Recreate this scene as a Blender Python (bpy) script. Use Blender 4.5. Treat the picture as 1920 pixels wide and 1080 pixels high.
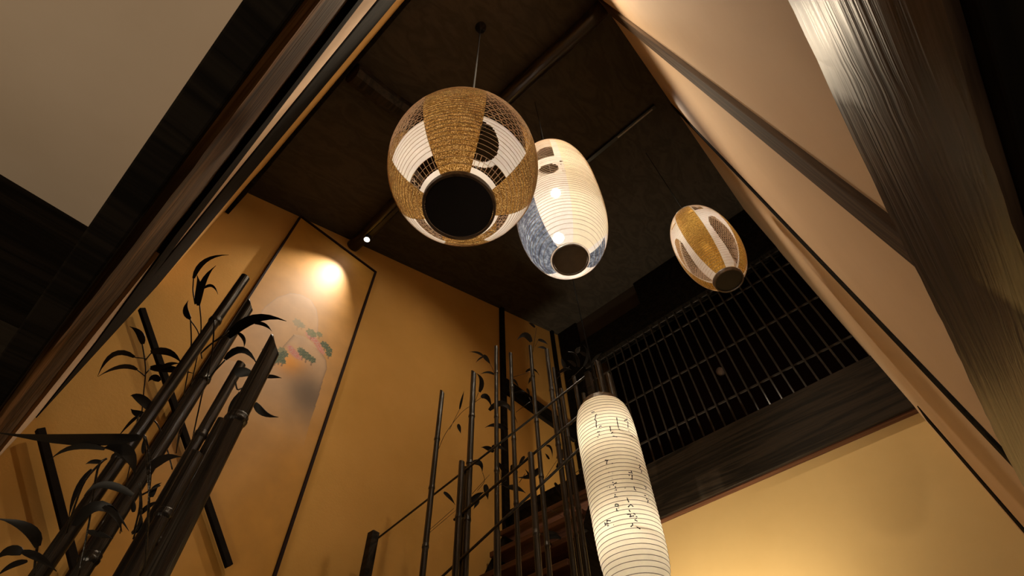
import bpy, bmesh, math, random
from mathutils import Vector, Matrix
random.seed(4)
for o in list(bpy.data.objects): bpy.data.objects.remove(o)
SC = bpy.context.scene
COL = SC.collection
CZ = 1.3           # eye height: all heights below are written from the eye and lifted by this
# ------------------------------------------------------------------ camera, world, light, exposure
cam_d = bpy.data.cameras.new('camera'); cam = bpy.data.objects.new('camera', cam_d); COL.objects.link(cam)
cam_d.sensor_width = 36; cam_d.lens = 927.36/1920*36; cam_d.clip_start = .05
# columns of the rotation are the camera's right, up and backward axes in the room's frame
RT = ((0.67261, -0.73939, -0.02991), (0.5806, 0.55236, -0.59817), (0.4588, 0.38496, 0.80081))
R = Matrix(((RT[0][0], -RT[1][0], -RT[2][0]), (RT[0][1], -RT[1][1], -RT[2][1]), (RT[0][2], -RT[1][2], -RT[2][2])))
cam.matrix_world = Matrix.Translation((0, 0, CZ)) @ R.to_4x4()
SC.camera = cam
W = bpy.data.worlds.new('world'); SC.world = W; W.use_nodes = True
W.node_tree.nodes['Background'].inputs[0].default_value = (1, .75, .5, 1)
W.node_tree.nodes['Background'].inputs[1].default_value = .045
SC.view_settings.view_transform = 'Standard'; SC.view_settings.look = 'None'
SC.view_settings.exposure = 0; SC.view_settings.gamma = 1; SC.view_settings.use_curve_mapping = False

def light(name, kind, loc, energy, col, size=.05, target=None, cone=None, blend=.5):
    d = bpy.data.lights.new(name, kind); d.energy = energy; d.color = col
    if kind == 'AREA': d.size = size
    else: d.shadow_soft_size = size
    o = bpy.data.objects.new(name, d); COL.objects.link(o)
    o.location = (loc[0], loc[1], loc[2]+CZ)
    if cone: d.spot_size = math.radians(cone); d.spot_blend = blend
    if target:
        v = Vector((target[0], target[1], target[2]+CZ)) - o.location
        o.rotation_euler = v.to_track_quat('-Z', 'Y').to_euler()
    return o
WARM = (1, .80, .56)
# the spotlight by the left wall, then unseen spots and fills placed for the light they cast
light('panel_spot', 'SPOT', (1.022, 2.737, 4.315), 130, (1, .86, .68), .015, (.77, 2.85, 3.38), 70, .95)
light('wall_spot', 'SPOT', (-.02, .12, 4.0), 240, WARM, .05, (1.4, -.30, 1.9), 80, .9)
light('front_spot', 'SPOT', (1.35, .10, 4.55), 330, WARM, .05, (-.1, .15, 1.9), 36, .9)
light('fill_left_far', 'SPOT', (2.17, .55, 4.85), 120, WARM, .05, (2.0, 3.0, 2.1), 90, 1.0)  # unseen spot added to brighten the left wall
light('fill_left_near', 'SPOT', (1.05, -.08, 4.40), 112, WARM, .05, (.1, 3.0, 1.2), 80, 1.0)  # unseen spot added to brighten the near end of the left wall
light('fill_right_beam', 'SPOT', (2.35, 1.05, 4.85), 185, WARM, .05, (1.0, -.25, 1.2), 66, 1.0)  # unseen spot added for the right beam's highlight and its wall
light('fill_wash', 'SPOT', (2.17, -.13, 4.86), 26, (1, .84, .66), .02, (2.22, -.24, 1.0), 60, 1.0)
light('fill_right_far', 'SPOT', (2.17, 1.0, 4.86), 150, WARM, .05, (4.0, -.3, 2.0), 60, 1.0)  # added fill for the far right and back walls, no fitting
light('soffit_uplight', 'AREA', (-1.9, -.2, -1.1), 46, WARM, .8, (-1.7, -.2, 2.0))  # wide unseen light shining up at the soffit
light('fill_back_wall', 'SPOT', (3.75, 1.85, .5), 300, (1, .84, .58), .12, (4.7, 1.9, 1.9), 125, 1.0)  # unseen spot added to brighten the back wall

# ------------------------------------------------------------------ materials
def mat(name): 
    m = bpy.data.materials.new(name); m.use_nodes = True
    nt = m.node_tree; return m, nt, nt.nodes['Principled BSDF']
def N(nt, t, **kw):
    n = nt.nodes.new(t)
    for k, v in kw.items():
        if k in n.inputs: n.inputs[k].default_value = v
        else: setattr(n, k, v)
    return n
def coords(nt, scale=(1, 1, 1), rot=(0, 0, 0)):
    tc = N(nt, 'ShaderNodeTexCoord'); mp = N(nt, 'ShaderNodeMapping')
    mp.inputs['Scale'].default_value = scale; mp.inputs['Rotation'].default_value = rot
    nt.links.new(tc.outputs['Object'], mp.inputs[0]); return mp.outputs[0]
def ramp(nt, fac, stops):
    r = N(nt, 'ShaderNodeValToRGB'); e = r.color_ramp.elements
    while len(e) < len(stops): e.new(.5)
    for i, (p, c) in enumerate(stops): e[i].position = p; e[i].color = (*c, 1)
    nt.links.new(fac, r.inputs[0]); return r.outputs[0]
def plaster(name, c1, c2, bump=.25, rough=.85):
    m, nt, b = mat(name); v = coords(nt)
    n = N(nt, 'ShaderNodeTexNoise', Scale=1.3, Detail=5, Roughness=.6); nt.links.new(v, n.inputs['Vector'])
    nt.links.new(ramp(nt, n.outputs[0], [(.3, c1), (.7, c2)]), b.inputs['Base Color'])
    f = N(nt, 'ShaderNodeTexNoise', Scale=60, Detail=6, Roughness=.7); nt.links.new(v, f.inputs['Vector'])
    f2 = N(nt, 'ShaderNodeTexNoise', Scale=9, Detail=3); nt.links.new(v, f2.inputs['Vector'])
    ad = N(nt, 'ShaderNodeMath', operation='ADD'); nt.links.new(f.outputs[0], ad.inputs[0]); nt.links.new(f2.outputs[0], ad.inputs[1])
    bp = N(nt, 'ShaderNodeBump', Strength=bump, Distance=.004); nt.links.new(ad.outputs[0], bp.inputs['Height'])
    nt.links.new(bp.outputs[0], b.inputs['Normal']); b.inputs['Roughness'].default_value = rough
    b.inputs['Specular IOR Level'].default_value = .2
    return m
def wood(name, c1, c2, axis='X', scale=14, rough=.45, bump=.5, spec=.5, stretch=.05):
    m, nt, b = mat(name)
    s = {'X': (stretch, 1, 1), 'Y': (1, stretch, 1), 'Z': (1, 1, stretch)}[axis]
    v = coords(nt, s)
    n = N(nt, 'ShaderNodeTexNoise', Scale=scale, Detail=4, Roughness=.55, Distortion=.6); nt.links.new(v, n.inputs['Vector'])
    mu = N(nt, 'ShaderNodeMath', operation='MULTIPLY'); mu.inputs[1].default_value = 9; nt.links.new(n.outputs[0], mu.inputs[0])
    fr = N(nt, 'ShaderNodeMath', operation='PINGPONG'); fr.inputs[1].default_value = 1; nt.links.new(mu.outputs[0], fr.inputs[0])
    f = N(nt, 'ShaderNodeTexNoise', Scale=scale*7, Detail=3); nt.links.new(v, f.inputs['Vector'])
    mx = N(nt, 'ShaderNodeMix', data_type='FLOAT'); mx.inputs[0].default_value = .4
    nt.links.new(fr.outputs[0], mx.inputs[2]); nt.links.new(f.outputs[0], mx.inputs[3])
    nt.links.new(ramp(nt, mx.outputs[0], [(.2, c1), (.75, c2)]), b.inputs['Base Color'])
    bp = N(nt, 'ShaderNodeBump', Strength=bump, Distance=.004); nt.links.new(mx.outputs[0], bp.inputs['Height'])
    nt.links.new(bp.outputs[0], b.inputs['Normal'])
    b.inputs['Roughness'].default_value = rough; b.inputs['Specular IOR Level'].default_value = spec
    return m
def plain(name, c, rough=.5, metal=0, spec=.5):
    m, nt, b = mat(name); v = coords(nt)
    n = N(nt, 'ShaderNodeTexNoise', Scale=22, Detail=3); nt.links.new(v, n.inputs['Vector'])
    nt.links.new(ramp(nt, n.outputs[0], [(.3, tuple(x*.8 for x in c)), (.7, tuple(min(1, x*1.15) for x in c))]), b.inputs['Base Color'])
    b.inputs['Roughness'].default_value = rough; b.inputs['Metallic'].default_value = metal; b.inputs['Specular IOR Level'].default_value = spec
    return m
def paper(name, c, sheer=.0, fibre=.15, noise_scale=30, speck=None, gloss=0, emit=0):
    """lamp paper: light comes through it; speck = (scale, dark) for flecked metal-leaf paper"""
    m = bpy.data.materials.new(name); m.use_nodes = True; nt = m.node_tree
    out = nt.nodes['Material Output']; nt.nodes.remove(nt.nodes['Principled BSDF'])
    v = coords(nt)
    n = N(nt, 'ShaderNodeTexNoise', Scale=noise_scale, Detail=4, Roughness=.65); nt.links.new(v, n.inputs['Vector'])
    col = ramp(nt, n.outputs[0], [(.25, tuple(x*(1-fibre) for x in c)), (.75, c)])
    if speck:
        vo = N(nt, 'ShaderNodeTexNoise', Scale=speck[0], Detail=2, Roughness=.8); nt.links.new(v, vo.inputs['Vector'])
        k = ramp(nt, vo.outputs[0], [(.42, speck[1]), (.52, c), (.64, speck[2])])
        mx = N(nt, 'ShaderNodeMix', data_type='RGBA'); mx.inputs[0].default_value = .85
        nt.links.new(col, mx.inputs[6]); nt.links.new(k, mx.inputs[7]); col = mx.outputs[2]
    tr = N(nt, 'ShaderNodeBsdfTranslucent'); df = N(nt, 'ShaderNodeBsdfDiffuse')
    nt.links.new(col, tr.inputs[0]); nt.links.new(col, df.inputs[0])
    a = N(nt, 'ShaderNodeMixShader'); a.inputs[0].default_value = .35
    nt.links.new(tr.outputs[0], a.inputs[1]); nt.links.new(df.outputs[0], a.inputs[2]); last = a.outputs[0]
    if gloss:
        g = N(nt, 'ShaderNodeBsdfGlossy', Roughness=.35); nt.links.new(col, g.inputs[0])
        q = N(nt, 'ShaderNodeMixShader'); q.inputs[0].default_value = gloss
        nt.links.new(last, q.inputs[1]); nt.links.new(g.outputs[0], q.inputs[2]); last = q.outputs[0]
    if sheer:
        t = N(nt, 'ShaderNodeBsdfTransparent'); q = N(nt, 'ShaderNodeMixShader'); q.inputs[0].default_value = sheer
        nt.links.new(last, q.inputs[1]); nt.links.new(t.outputs[0], q.inputs[2]); last = q.outputs[0]
    nt.links.new(last, out.inputs[0]); return m
def glow(name, c, s):
    m, nt, b = mat(name); b.inputs['Base Color'].default_value = (*c, 1)
    b.inputs['Emission Color'].default_value = (*c, 1); b.inputs['Emission Strength'].default_value = s; return m
M = {}
M['plaster'] = plaster('plaster_gold', (.48, .265, .065), (.56, .315, .09))
M['plaster_light'] = plaster('plaster_light', (.56, .39, .245), (.62, .44, .285), .08)
M['plaster_back'] = plaster('plaster_back', (.58, .40, .17), (.64, .45, .20), .08)
M['plaster_soffit'] = plaster('plaster_grey', (.50, .40, .30), (.56, .46, .36), .06)
M['gable'] = plaster('plaster_shaded', (.045, .034, .024), (.06, .045, .032), .1)  # gable plaster in shade, the shade put into its colour
M['roof'] = wood('roof_boards', (.036, .029, .021), (.054, .043, .032), 'X', 6, .7, .15, .2)
M['floor'] = wood('floor_boards', (.05, .03, .02), (.09, .06, .04), 'X', 8, .5)
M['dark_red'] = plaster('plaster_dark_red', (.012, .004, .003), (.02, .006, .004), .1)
M['wood_black'] = wood('wood_black', (.006, .005, .004), (.014, .011, .008), 'X', 12, .8, .2, .02)
M['wood_dim'] = wood('wood_dim', (.010, .010, .009), (.020, .019, .016), 'X', 8, .6, .2)
M['wood_dark'] = wood('wood_dark', (.010, .008, .006), (.030, .021, .014), 'Y', 9, .6, .4, .12)
M['wood_brown'] = wood('wood_brown', (.022, .013, .008), (.062, .038, .024), 'X', 22, .37, .30, .5, .022)
M['wood_post'] = wood('wood_post', (.045, .026, .014), (.085, .052, .030), 'Z', 18, .8, .2, .05, .03)
M['stay'] = plain('stay_black', (.012, .009, .007), .9, 0, .05)
M['wood_log'] = wood('wood_log', (.022, .013, .008), (.085, .048, .026), 'Y', 12, .6, .8, .12, .05)
nt = M['wood_log'].node_tree; b = nt.nodes['Principled BSDF']; src = b.inputs['Base Color'].links[0].from_socket
sv = coords(nt, (1, .12, 1)); sn = N(nt, 'ShaderNodeTexNoise', Scale=7, Detail=3, Roughness=.6); nt.links.new(sv, sn.inputs['Vector'])
sk = ramp(nt, sn.outputs[0], [(.50, (0, 0, 0)), (.62, (1, 1, 1))]); sm_ = N(nt, 'ShaderNodeMix', data_type='RGBA'); sm_.inputs[7].default_value = (.24, .125, .055, 1)
nt.links.new(sk, sm_.inputs[0]); nt.links.new(src, sm_.inputs[6]); nt.links.new(sm_.outputs[2], b.inputs['Base Color'])
M['wood_gloss'] = wood('wood_gloss', (.010, .007, .005), (.026, .018, .012), 'Y', 12, .28, .2)
M['wood_red'] = wood('wood_red', (.05, .016, .008), (.10, .036, .018), 'Y', 12, .45, .3)
M['lattice'] = plain('lattice_black', (.05, .042, .036), .22)
M['metal_gloss'] = plain('black_metal', (.008, .008, .008), .3, .0)
M['cord'] = plain('cord_black', (.006, .006, .006), .8, 0, .1)
M['steel'] = plain('contact_steel', (.25, .23, .2), .3, 1)
M['frame'] = plain('frame_dark', (.018, .008, .006), .7, 0, .1)
M['iron'] = wood('bamboo_black', (.010, .008, .006), (.026, .020, .015), 'Z', 40, .28, .4, .5, .02)
M['iron_leaf'] = plain('leaf_black', (.012, .010, .008), .5, 0, .25)
M['dull_globe'] = plain('dull_globe', (.35, .30, .28), .5)
M['spot_lamp'] = glow('spot_lamp', (1, .93, .85), 60)
M['bulb'] = glow('bulb', (1, .93, .82), 40)
M['paper_white'] = paper('washi_white', (.93, .89, .83), .10)
M['paper_solid'] = paper('washi_ivory', (.95, .91, .85), .0, .06)
M['paper_cream'] = paper('washi_cream', (.88, .80, .60), .0, .12)
M['paper_indigo'] = paper('washi_indigo', (.16, .19, .25), .0, .6, 60, (45, (.05, .06, .09), (.34, .38, .44)))
M['paper_gold'] = paper('gold_leaf_paper', (.40, .20, .038), .0, .5, 14, (300, (.085, .036, .007), (1.0, .74, .36)), .2)
M['paper_gold_small'] = paper('gold_thread_paper', (.62, .36, .07), .0, .35, 14, (120, (.30, .15, .02), (.85, .55, .16)), .25)
M['string'] = paper('string_cream', (.80, .66, .52))
M['string_dark'] = plain('hoop_brown', (.10, .055, .025), .6)
M['ring'] = wood('lantern_ring', (.05, .03, .018), (.10, .065, .04), 'X', 20, .4)
M['ring_pale'] = plain('socket_pale', (.5, .42, .34), .5)
M['disc_black'] = plain('disc_black', (.006, .005, .005), .5)
M['disc_brown'] = plain('disc_brown', (.10, .065, .03), .3)
M['ink'] = plain('ink', (.012, .008, .006), .7)

M['paper_long'] = paper('washi_long', (.90, .80, .60), .0, .10)

# ------------------------------------------------------------------ mesh helpers
class MB:
    def __init__(s): s.v = []; s.f = []
    def add(s, vs, fs):
        k = len(s.v); s.v += [tuple(x) for x in vs]; s.f += [tuple(i+k for i in f) for f in fs]
    def box(s, x0, x1, y0, y1, z0, z1):
        s.add([(x0,y0,z0),(x1,y0,z0),(x1,y1,z0),(x0,y1,z0),(x0,y0,z1),(x1,y0,z1),(x1,y1,z1),(x0,y1,z1)],
              [(0,3,2,1),(4,5,6,7),(0,1,5,4),(1,2,6,5),(2,3,7,6),(3,0,4,7)]); return s
    def prism(s, poly, d):
        """poly: 3D points of one face, d: extrusion vector"""
        n = len(poly); d = Vector(d)
        s.add([Vector(p) for p in poly]+[Vector(p)+d for p in poly],
              [tuple(range(n)), tuple(range(2*n-1, n-1, -1))]+[(i, i+n, (i+1) % n+n, (i+1) % n) for i in range(n)]); return s
    def tube(s, pts, r, n=8, closed=False, caps=True, r_end=None):
        pts = [Vector(p) for p in pts]; m = len(pts); vs = []; up = None
        for i, p in enumerate(pts):
            if closed: t = pts[(i+1) % m]-pts[i-1]
            else: t = pts[min(i+1, m-1)]-pts[max(i-1, 0)]
            t.normalize()
            if up is None: up = t.orthogonal().normalized()
            up = (up - t*up.dot(t)); up = up.normalized() if up.length > 1e-6 else t.orthogonal().normalized()
            b = t.cross(up); rr = r if r_end is None else r+(r_end-r)*i/(m-1)
            for k in range(n):
                a = 2*math.pi*k/n; vs.append(p+up*(rr*math.cos(a))+b*(rr*math.sin(a)))
        fs = []
        for i in range(m if closed else m-1):
            j = (i+1) % m
            for k in range(n): fs.append((i*n+k, i*n+(k+1) % n, j*n+(k+1) % n, j*n+k))
        if caps and not closed: fs += [tuple(range(n-1, -1, -1)), tuple(range((m-1)*n, m*n))]
        s.add(vs, fs); return s
    def lathe(s, c, prof, n=48, caps=(False, False)):
        c = Vector(c); vs = []; m = len(prof)
        for r, z in prof:
            for k in range(n):
                a = 2*math.pi*k/n; vs.append(c+Vector((r*math.cos(a), r*math.sin(a), z)))
        fs = [(i*n+k, i*n+(k+1) % n, (i+1)*n+(k+1) % n, (i+1)*n+k) for i in range(m-1) for k in range(n)]
        if caps[0]: fs.append(tuple(range(n-1, -1, -1)))
        if caps[1]: fs.append(tuple(range((m-1)*n, m*n)))
        s.add(vs, fs); return s
    def build(s, name, material, parent=None, smooth=False, bevel=0, loc=None):
        me = bpy.data.meshes.new(name)
        o3 = parent['_at'] if parent is not None and '_at' in parent else None
        off = Vector((0, 0, CZ)); o = bpy.data.objects.new(name, me); COL.objects.link(o)
        base = Vector(loc) if loc is not None else Vector((0, 0, 0))
        if parent is not None: org = Vector(ORG[parent.name])
        else:
            org = Vector((base[0], base[1], base[2]+CZ)); o.location = org
        me.from_pydata([tuple(Vector(v)+off-org) for v in s.v], [], s.f); me.update()
        me.materials.append(material)
        if smooth:
            for p in me.polygons: p.use_smooth = True
        bm = bmesh.new(); bm.from_mesh(me); bmesh.ops.recalc_face_normals(bm, faces=bm.faces); bm.to_mesh(me); bm.free()
        if parent is not None: o.parent = parent
        ORG[o.name] = tuple(org)
        if bevel:
            b = o.modifiers.new('bevel', 'BEVEL'); b.width = bevel; b.segments = 2; b.limit_method = 'ANGLE'
        return o
ORG = {}
def tag(o, label=None, cat=None, group=None, kind=None):
    if label: o['label'] = label
    if cat: o['category'] = cat
    if group: o['group'] = group
    if kind: o['kind'] = kind
    return o
def thing(name, loc, label, cat, group=None):
    o = bpy.data.objects.new(name, None); COL.objects.link(o)
    o.location = (loc[0], loc[1], loc[2]+CZ); o.empty_display_size = .1
    ORG[o.name] = (loc[0], loc[1], loc[2]+CZ)
    return tag(o, label, cat, group)
def smoothed(o, ang=40):
    for p in o.data.polygons: p.use_smooth = True
    try: o.data.set_sharp_from_angle(angle=math.radians(ang))
    except Exception: pass
    return o
def struct(o, label=None): 
    o['kind'] = 'structure'
    if label: o['label'] = label
    return o
FL = -CZ
YL = 3.0; XB = 4.70
def roof(x): return 4.17+.395*x
def yr(x): return -.279-.0174*(x-1.18)

# ------------------------------------------------------------------ room shell
struct(MB().box(-3, 6.4, -3, 4.2, FL-.1, FL).build('floor', M['floor']))
struct(MB().prism([(-2.6, YL, FL), (6.2, YL, FL), (6.2, YL, roof(6.2)), (-.06, YL, roof(-.06)), (-2.6, YL, 3.9)], (0, .12, 0)).build('wall_left', M['plaster']))
x0, x1 = -.115, XB+.06
struct(MB().prism([(x0, yr(x0), .70), (x1, yr(x1), .70), (x1, yr(x1), roof(x1)), (x0, yr(x0), roof(x0))], (0, -.10, 0)).build('wall_right', M['plaster_light']))
struct(MB().box(XB, XB+.12, -.55, YL, FL, 2.60).build('wall_back', M['plaster_back']))
struct(MB().prism([(-.16, -1.2, roof(-.16)), (6.4, -1.2, roof(6.4)), (6.4, 3.4, roof(6.4)), (-.16, 3.4, roof(-.16))], (0, 0, .08)).build('ceiling', M['roof']))
# dark room behind the lattice
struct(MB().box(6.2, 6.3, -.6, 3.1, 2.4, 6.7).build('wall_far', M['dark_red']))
struct(MB().box(4.72, 6.2, -.5, 3.0, 2.62, 2.70).build('floor_upper', M['wood_black']))
# plaster above the opening, over the near beam (seen edge on), in two bands
struct(MB().box(-.17, -.09, -.3, YL, 1.28, 1.80).build('wall_front', M['plaster_light']))
struct(MB().box(-.17, -.088, -.3, YL, 2.6, roof(-.12)).build('wall_front_upper', M['plaster']))
t = 0
def trim(x0, x1, y0, y1, z0, z1, m, bev=.004):
    global t
    t += 1
    return struct(MB().box(x0, x1, y0, y1, z0, z1).build('trim_%d' % t, m, bevel=bev))
# left wall: upright post, thin post, corner post and level rail
trim(3.265, 3.335, 2.955, YL+.02, 1.9, roof(3.27)+.02, M['wood_black'])
trim(4.46, 4.52, 2.955, YL+.02, 2.2, roof(4.46)+.02, M['wood_black'])
trim(4.66, 4.86, 2.62, YL-.02, FL, roof(4.66)+.05, M['wood_black'], .012)
trim(3.335, 4.66, 2.95, YL+.02, 3.93, 4.14, M['wood_black'])
# right wall uprights
def rpost(xa, xb, m, zt=None, out=.035):
    global t
    t += 1
    return struct(MB().prism([(xa, yr(xa)-.05, .72), (xb, yr(xb)-.05, .72), (xb, yr(xb)+out, .72), (xa, yr(xa)+out, .72)], (0, 0, (zt or roof(xa)+.02)-.72)).build('trim_%d' % t, m, bevel=.004))
rpost(.93, 1.06, M['wood_post'], None, .018)
rpost(2.30, 2.385, M['wood_black'], None, .012)
rpost(4.22, 4.46, M['wood_black'], 2.33, .008)
# dark boarding high over the near beam and the short stub of the top plate against the left wall
trim(-.16, -.085, -.35, YL, 1.65, 2.72, M['wood_black'], .01)
trim(-.14, -.055, 2.6, YL, 3.74, roof(-.06)+.02, M['wood_black'])
trim(-.15, -.058, -.3, 2.7, 4.02, roof(-.06)+.02, M['wood_black'])
t += 1  # black strip standing in for the shadow gap above the log
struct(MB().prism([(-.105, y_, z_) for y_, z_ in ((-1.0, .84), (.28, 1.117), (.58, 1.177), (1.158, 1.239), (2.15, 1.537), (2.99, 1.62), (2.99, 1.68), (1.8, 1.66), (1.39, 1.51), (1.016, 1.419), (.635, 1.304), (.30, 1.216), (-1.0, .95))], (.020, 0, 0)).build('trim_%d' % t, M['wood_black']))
# gable panel and rails above the lattice
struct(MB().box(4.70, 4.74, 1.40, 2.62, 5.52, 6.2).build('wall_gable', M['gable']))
trim(4.64, 4.80, -.4, 2.62, 5.03, 5.52, M['wood_black'], .01)
trim(4.64, 4.80, -.4, 1.50, 5.52, roof(4.64), M['wood_black'], .01)
# ceiling of the low room at the left: plaster soffit, dark frame, boarded strip beyond
struct(MB().box(-3, -.17, -3, 1.62, 1.45, 1.52).build('ceiling_low', M['plaster_soffit']))
struct(MB().box(-3, -.17, 1.62, 3.0, 1.36, 1.46).build('ceiling_low_boards', M['wood_dim']))
trim(-3, -.16, 1.53, 1.74, 1.16, 1.46, M['wood_black'], .01)

# ------------------------------------------------------------------ big timbers
def rough_beam(name, x, y, z, axis, m, label, cat='beam', amp=.006, n=90, bev=.02, group=None, taper=None):
    """squared log: a long box cut into rings whose corners and faces wander a little"""
    (xa, xb), (ya, yb), (za, zb) = x, y, z
    rnd = random.Random(name+str(x)+str(y)); vs = []; fs = []
    L = (xa, xb) if axis == 'X' else (ya, yb)
    A = (ya, yb) if axis == 'X' else (xa, xb)
    b = bev
    prof = [(A[0]+b, za), (.5*(A[0]+A[1]), za), (A[1]-b, za), (A[1], za+b), (A[1], .5*(za+zb)), (A[1], zb-b), (A[1]-b, zb), (A[0]+b, zb), (A[0], zb-b), (A[0], .5*(za+zb)), (A[0], za+b)]
    k = len(prof); ph = [(rnd.uniform(0, 6), rnd.uniform(1.2, 3.5), rnd.uniform(0, 6)) for _ in prof]
    for i in range(n+1):
        l = L[0]+(L[1]-L[0])*i/n
        for j, (a, zz) in enumerate(prof):
            if taper and zz > .5*(za+zb): zz += taper[0]+taper[1]*l-zb
            elif taper and zz == .5*(za+zb): zz = .5*(za+taper[0]+taper[1]*l)
            p, w, q = ph[j]
            da = amp*(math.sin(l*w+p)+.5*math.sin(l*w*2.7+q)+rnd.uniform(-.25, .25)); dz = amp*(math.sin(l*w*1.3+q)+rnd.uniform(-.25, .25))
            vs.append((l, a+da, zz+dz) if axis == 'X' else (a+da, l, zz+dz))
    for i in range(n):
        for j in range(k): fs.append((i*k+j, i*k+(j+1) % k, (i+1)*k+(j+1) % k, (i+1)*k+j))
    fs += [tuple(range(k)), tuple(range(n*k, n*k+k))]
    mb = MB(); mb.add(vs, fs); c = ((xa+xb)/2, (ya+yb)/2, za)
    return tag(smoothed(mb.build(name, m, loc=c), 35), label, cat, group)
rough_beam('wooden_beam', (-1.2, 4.70), (-.56, -.235), (.485, .80), 'X', M['wood_brown'], 'massive brown weathered timber beam with deep grain under the right plaster wall', amp=.004, n=140)
rough_beam('wooden_beam', (-.165, -.10), (-1.6, 2.99), (.81, 1.36), 'Y', M['wood_log'], 'rough hewn brown log beam crossing low at upper left beside the grey ceiling', amp=.0028, n=120, bev=.012, taper=(1.262, .160))
trim(-.166, -.112, -1.6, 2.99, .785, .812, M['wood_black'], .004)  # black board added as the shaded underside of the log beam
rough_beam('wooden_beam', (4.60, 4.70), (-.36, 2.64), (2.545, 3.135), 'Y', M['wood_dark'], 'wide dark beam under the black lattice on the back wall', amp=.002, n=60, bev=.003)
trim(-1.2, 4.70, -.9, -.262, .462, .490, M['wood_black'], .004)  # black board added to make the right beam's shaded underside dark
mb = MB()
pts = [(1.0+.012*math.sin(i*1.1), -.36+i*.24, roof(1.0)-.085+.012*math.sin(i*.8+1)) for i in range(15)]
mb.tube(pts, .068, 14)
tag(mb.build('roof_purlin', M['wood_gloss'], smooth=True, loc=(1.0, 1.3, roof(1.0)-.1)), 'round dark glossy roof pole crossing the black ceiling behind the big lantern', 'beam')
mb = MB()
pts = [(-.04+i*.12, 1.44+.006*math.sin(i*.9), roof(-.04+i*.12)-.13+.006*math.sin(i*1.7)) for i in range(9)]
mb.tube(pts, .085, 9)
tag(smoothed(mb.build('roof_log', M['wood_dark'], loc=(.3, 1.44, roof(.3)-.2)), 30), 'short rough hewn log end under the black roof left of the round lantern', 'beam')
mb = MB(); mb.box(4.63, 4.74, -.36, 2.64, 2.535, 2.55)
struct(mb.build('trim_20', M['wood_red']))

# lighting rail across the roof
tr = thing('light_track', (2.17, .3, roof(2.17)-.05), 'black lighting rail on the dark roof right of the cream lantern', 'track light rail')
MB().box(2.15, 2.19, -.16, 1.25, roof(2.17)-.05, roof(2.17)-.012).build('rail', M['metal_gloss'], tr, bevel=.003)
MB().box(2.163, 2.177, -.12, .30, roof(2.17)-.056, roof(2.17)-.05).build('contact_strip', M['steel'], tr)
tr = thing('light_track', (1.03, 2.5, roof(1.0)-.17), 'short black lighting rail ending at the lit spotlight', 'track light rail')
MB().box(1.0, 1.035, 2.25, 2.80, roof(1.0)-.20, roof(1.0)-.16).build('rail', M['metal_gloss'], tr, bevel=.003)
# spotlight
sl = thing('ceiling_spotlight', (1.022, 2.737, 4.32), 'small bright white spotlight on the ceiling by the left wall', 'spotlight')
MB().tube([(1.022, 2.737, roof(1.022)), (1.022, 2.737, 4.40)], .009, 10).build('stem', M['cord'], sl, smooth=True)
MB().lathe((1.022, 2.737, 4.335), [(.008, .075), (.030, .07), (.034, .0), (.030, .0), (.028, .012)], 24).build('housing', M['metal_gloss'], sl, smooth=True)
MB().lathe((1.022, 2.737, 4.335), [(.001, -.012), (.012, -.010), (.020, -.005), (.025, .004)], 20).build('lamp', M['spot_lamp'], sl, smooth=True)

# ------------------------------------------------------------------ lattice
lat = thing('lattice_screen', (4.68, 1.1, 3.1), 'black wooden lattice screen above the dark beam on the back wall', 'lattice screen')
y = -.229; first = None
while y < 2.6:
    b = MB().box(4.667, 4.687, y-.010, y+.010, 3.12, 5.06).build('upright_bar', M['lattice'], lat, bevel=.004)
    y += .1235
for z in (3.47, 4.09, 4.74, 5.02):
    MB().box(4.687, 4.70, -.38, 2.62, z-.011, z+.011).build('cross_bar', M['lattice'], lat, bevel=.002)
# small round lamp in the dark room behind
rl_ = thing('wall_lamp', (5.3, 1.05, 4.30), 'small pale round lamp in the dark room behind the lattice', 'lamp')
MB().lathe((5.3, 1.05, 4.33), [(.001, -.055), (.035, -.045), (.055, -.01), (.055, .02), (.035, .05), (.015, .058)], 20).build('globe', M['dull_globe'], rl_, smooth=True)
MB().tube([(5.3, 1.05, 4.38), (5.3, 1.05, roof(5.3))], .006, 6).build('stem', M['metal_gloss'], rl_)

# ------------------------------------------------------------------ stairs, newel and wires
st = thing('staircase', (3.1, 2.5, FL), 'steep dark wooden stairs climbing the left wall behind the bamboo', 'staircase')
for i in range(8):
    x = 2.27+.13*i; z = .645+.225*i
    MB().box(x, x+.27, 1.98, 2.95, z-.045, z).build('tread', M['wood_red'], st, bevel=.006)
    MB().box(x+.235, x+.255, 1.99, 2.945, z-.19, z-.045).build('riser', M['wood_black'], st)
for ya in (1.93, 2.92):
    MB().prism([(2.2, ya, .42), (2.48, ya, .42), (3.62, ya, 2.39), (3.34, ya, 2.39)], (0, .045, 0)).build('stringer', M['wood_black'], st)
MB().box(2.24, 2.30, 1.95, 2.0, FL, .5).build('support_post', M['wood_black'], st)
MB().box(2.24, 2.30, 2.94, 2.99, FL, .5).build('support_post', M['wood_black'], st)
MB().box(3.25, 3.80, 1.98, 2.95, 2.36, 2.42).build('landing', M['wood_black'], st)
hr = thing('stair_railing', (1.72, 2.78, FL), 'square dark newel post with thin rails running behind the bamboo poles', 'railing')
mb = MB(); s = .027; nx, ny, nz = 1.8, 2.79, 1.655
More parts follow.
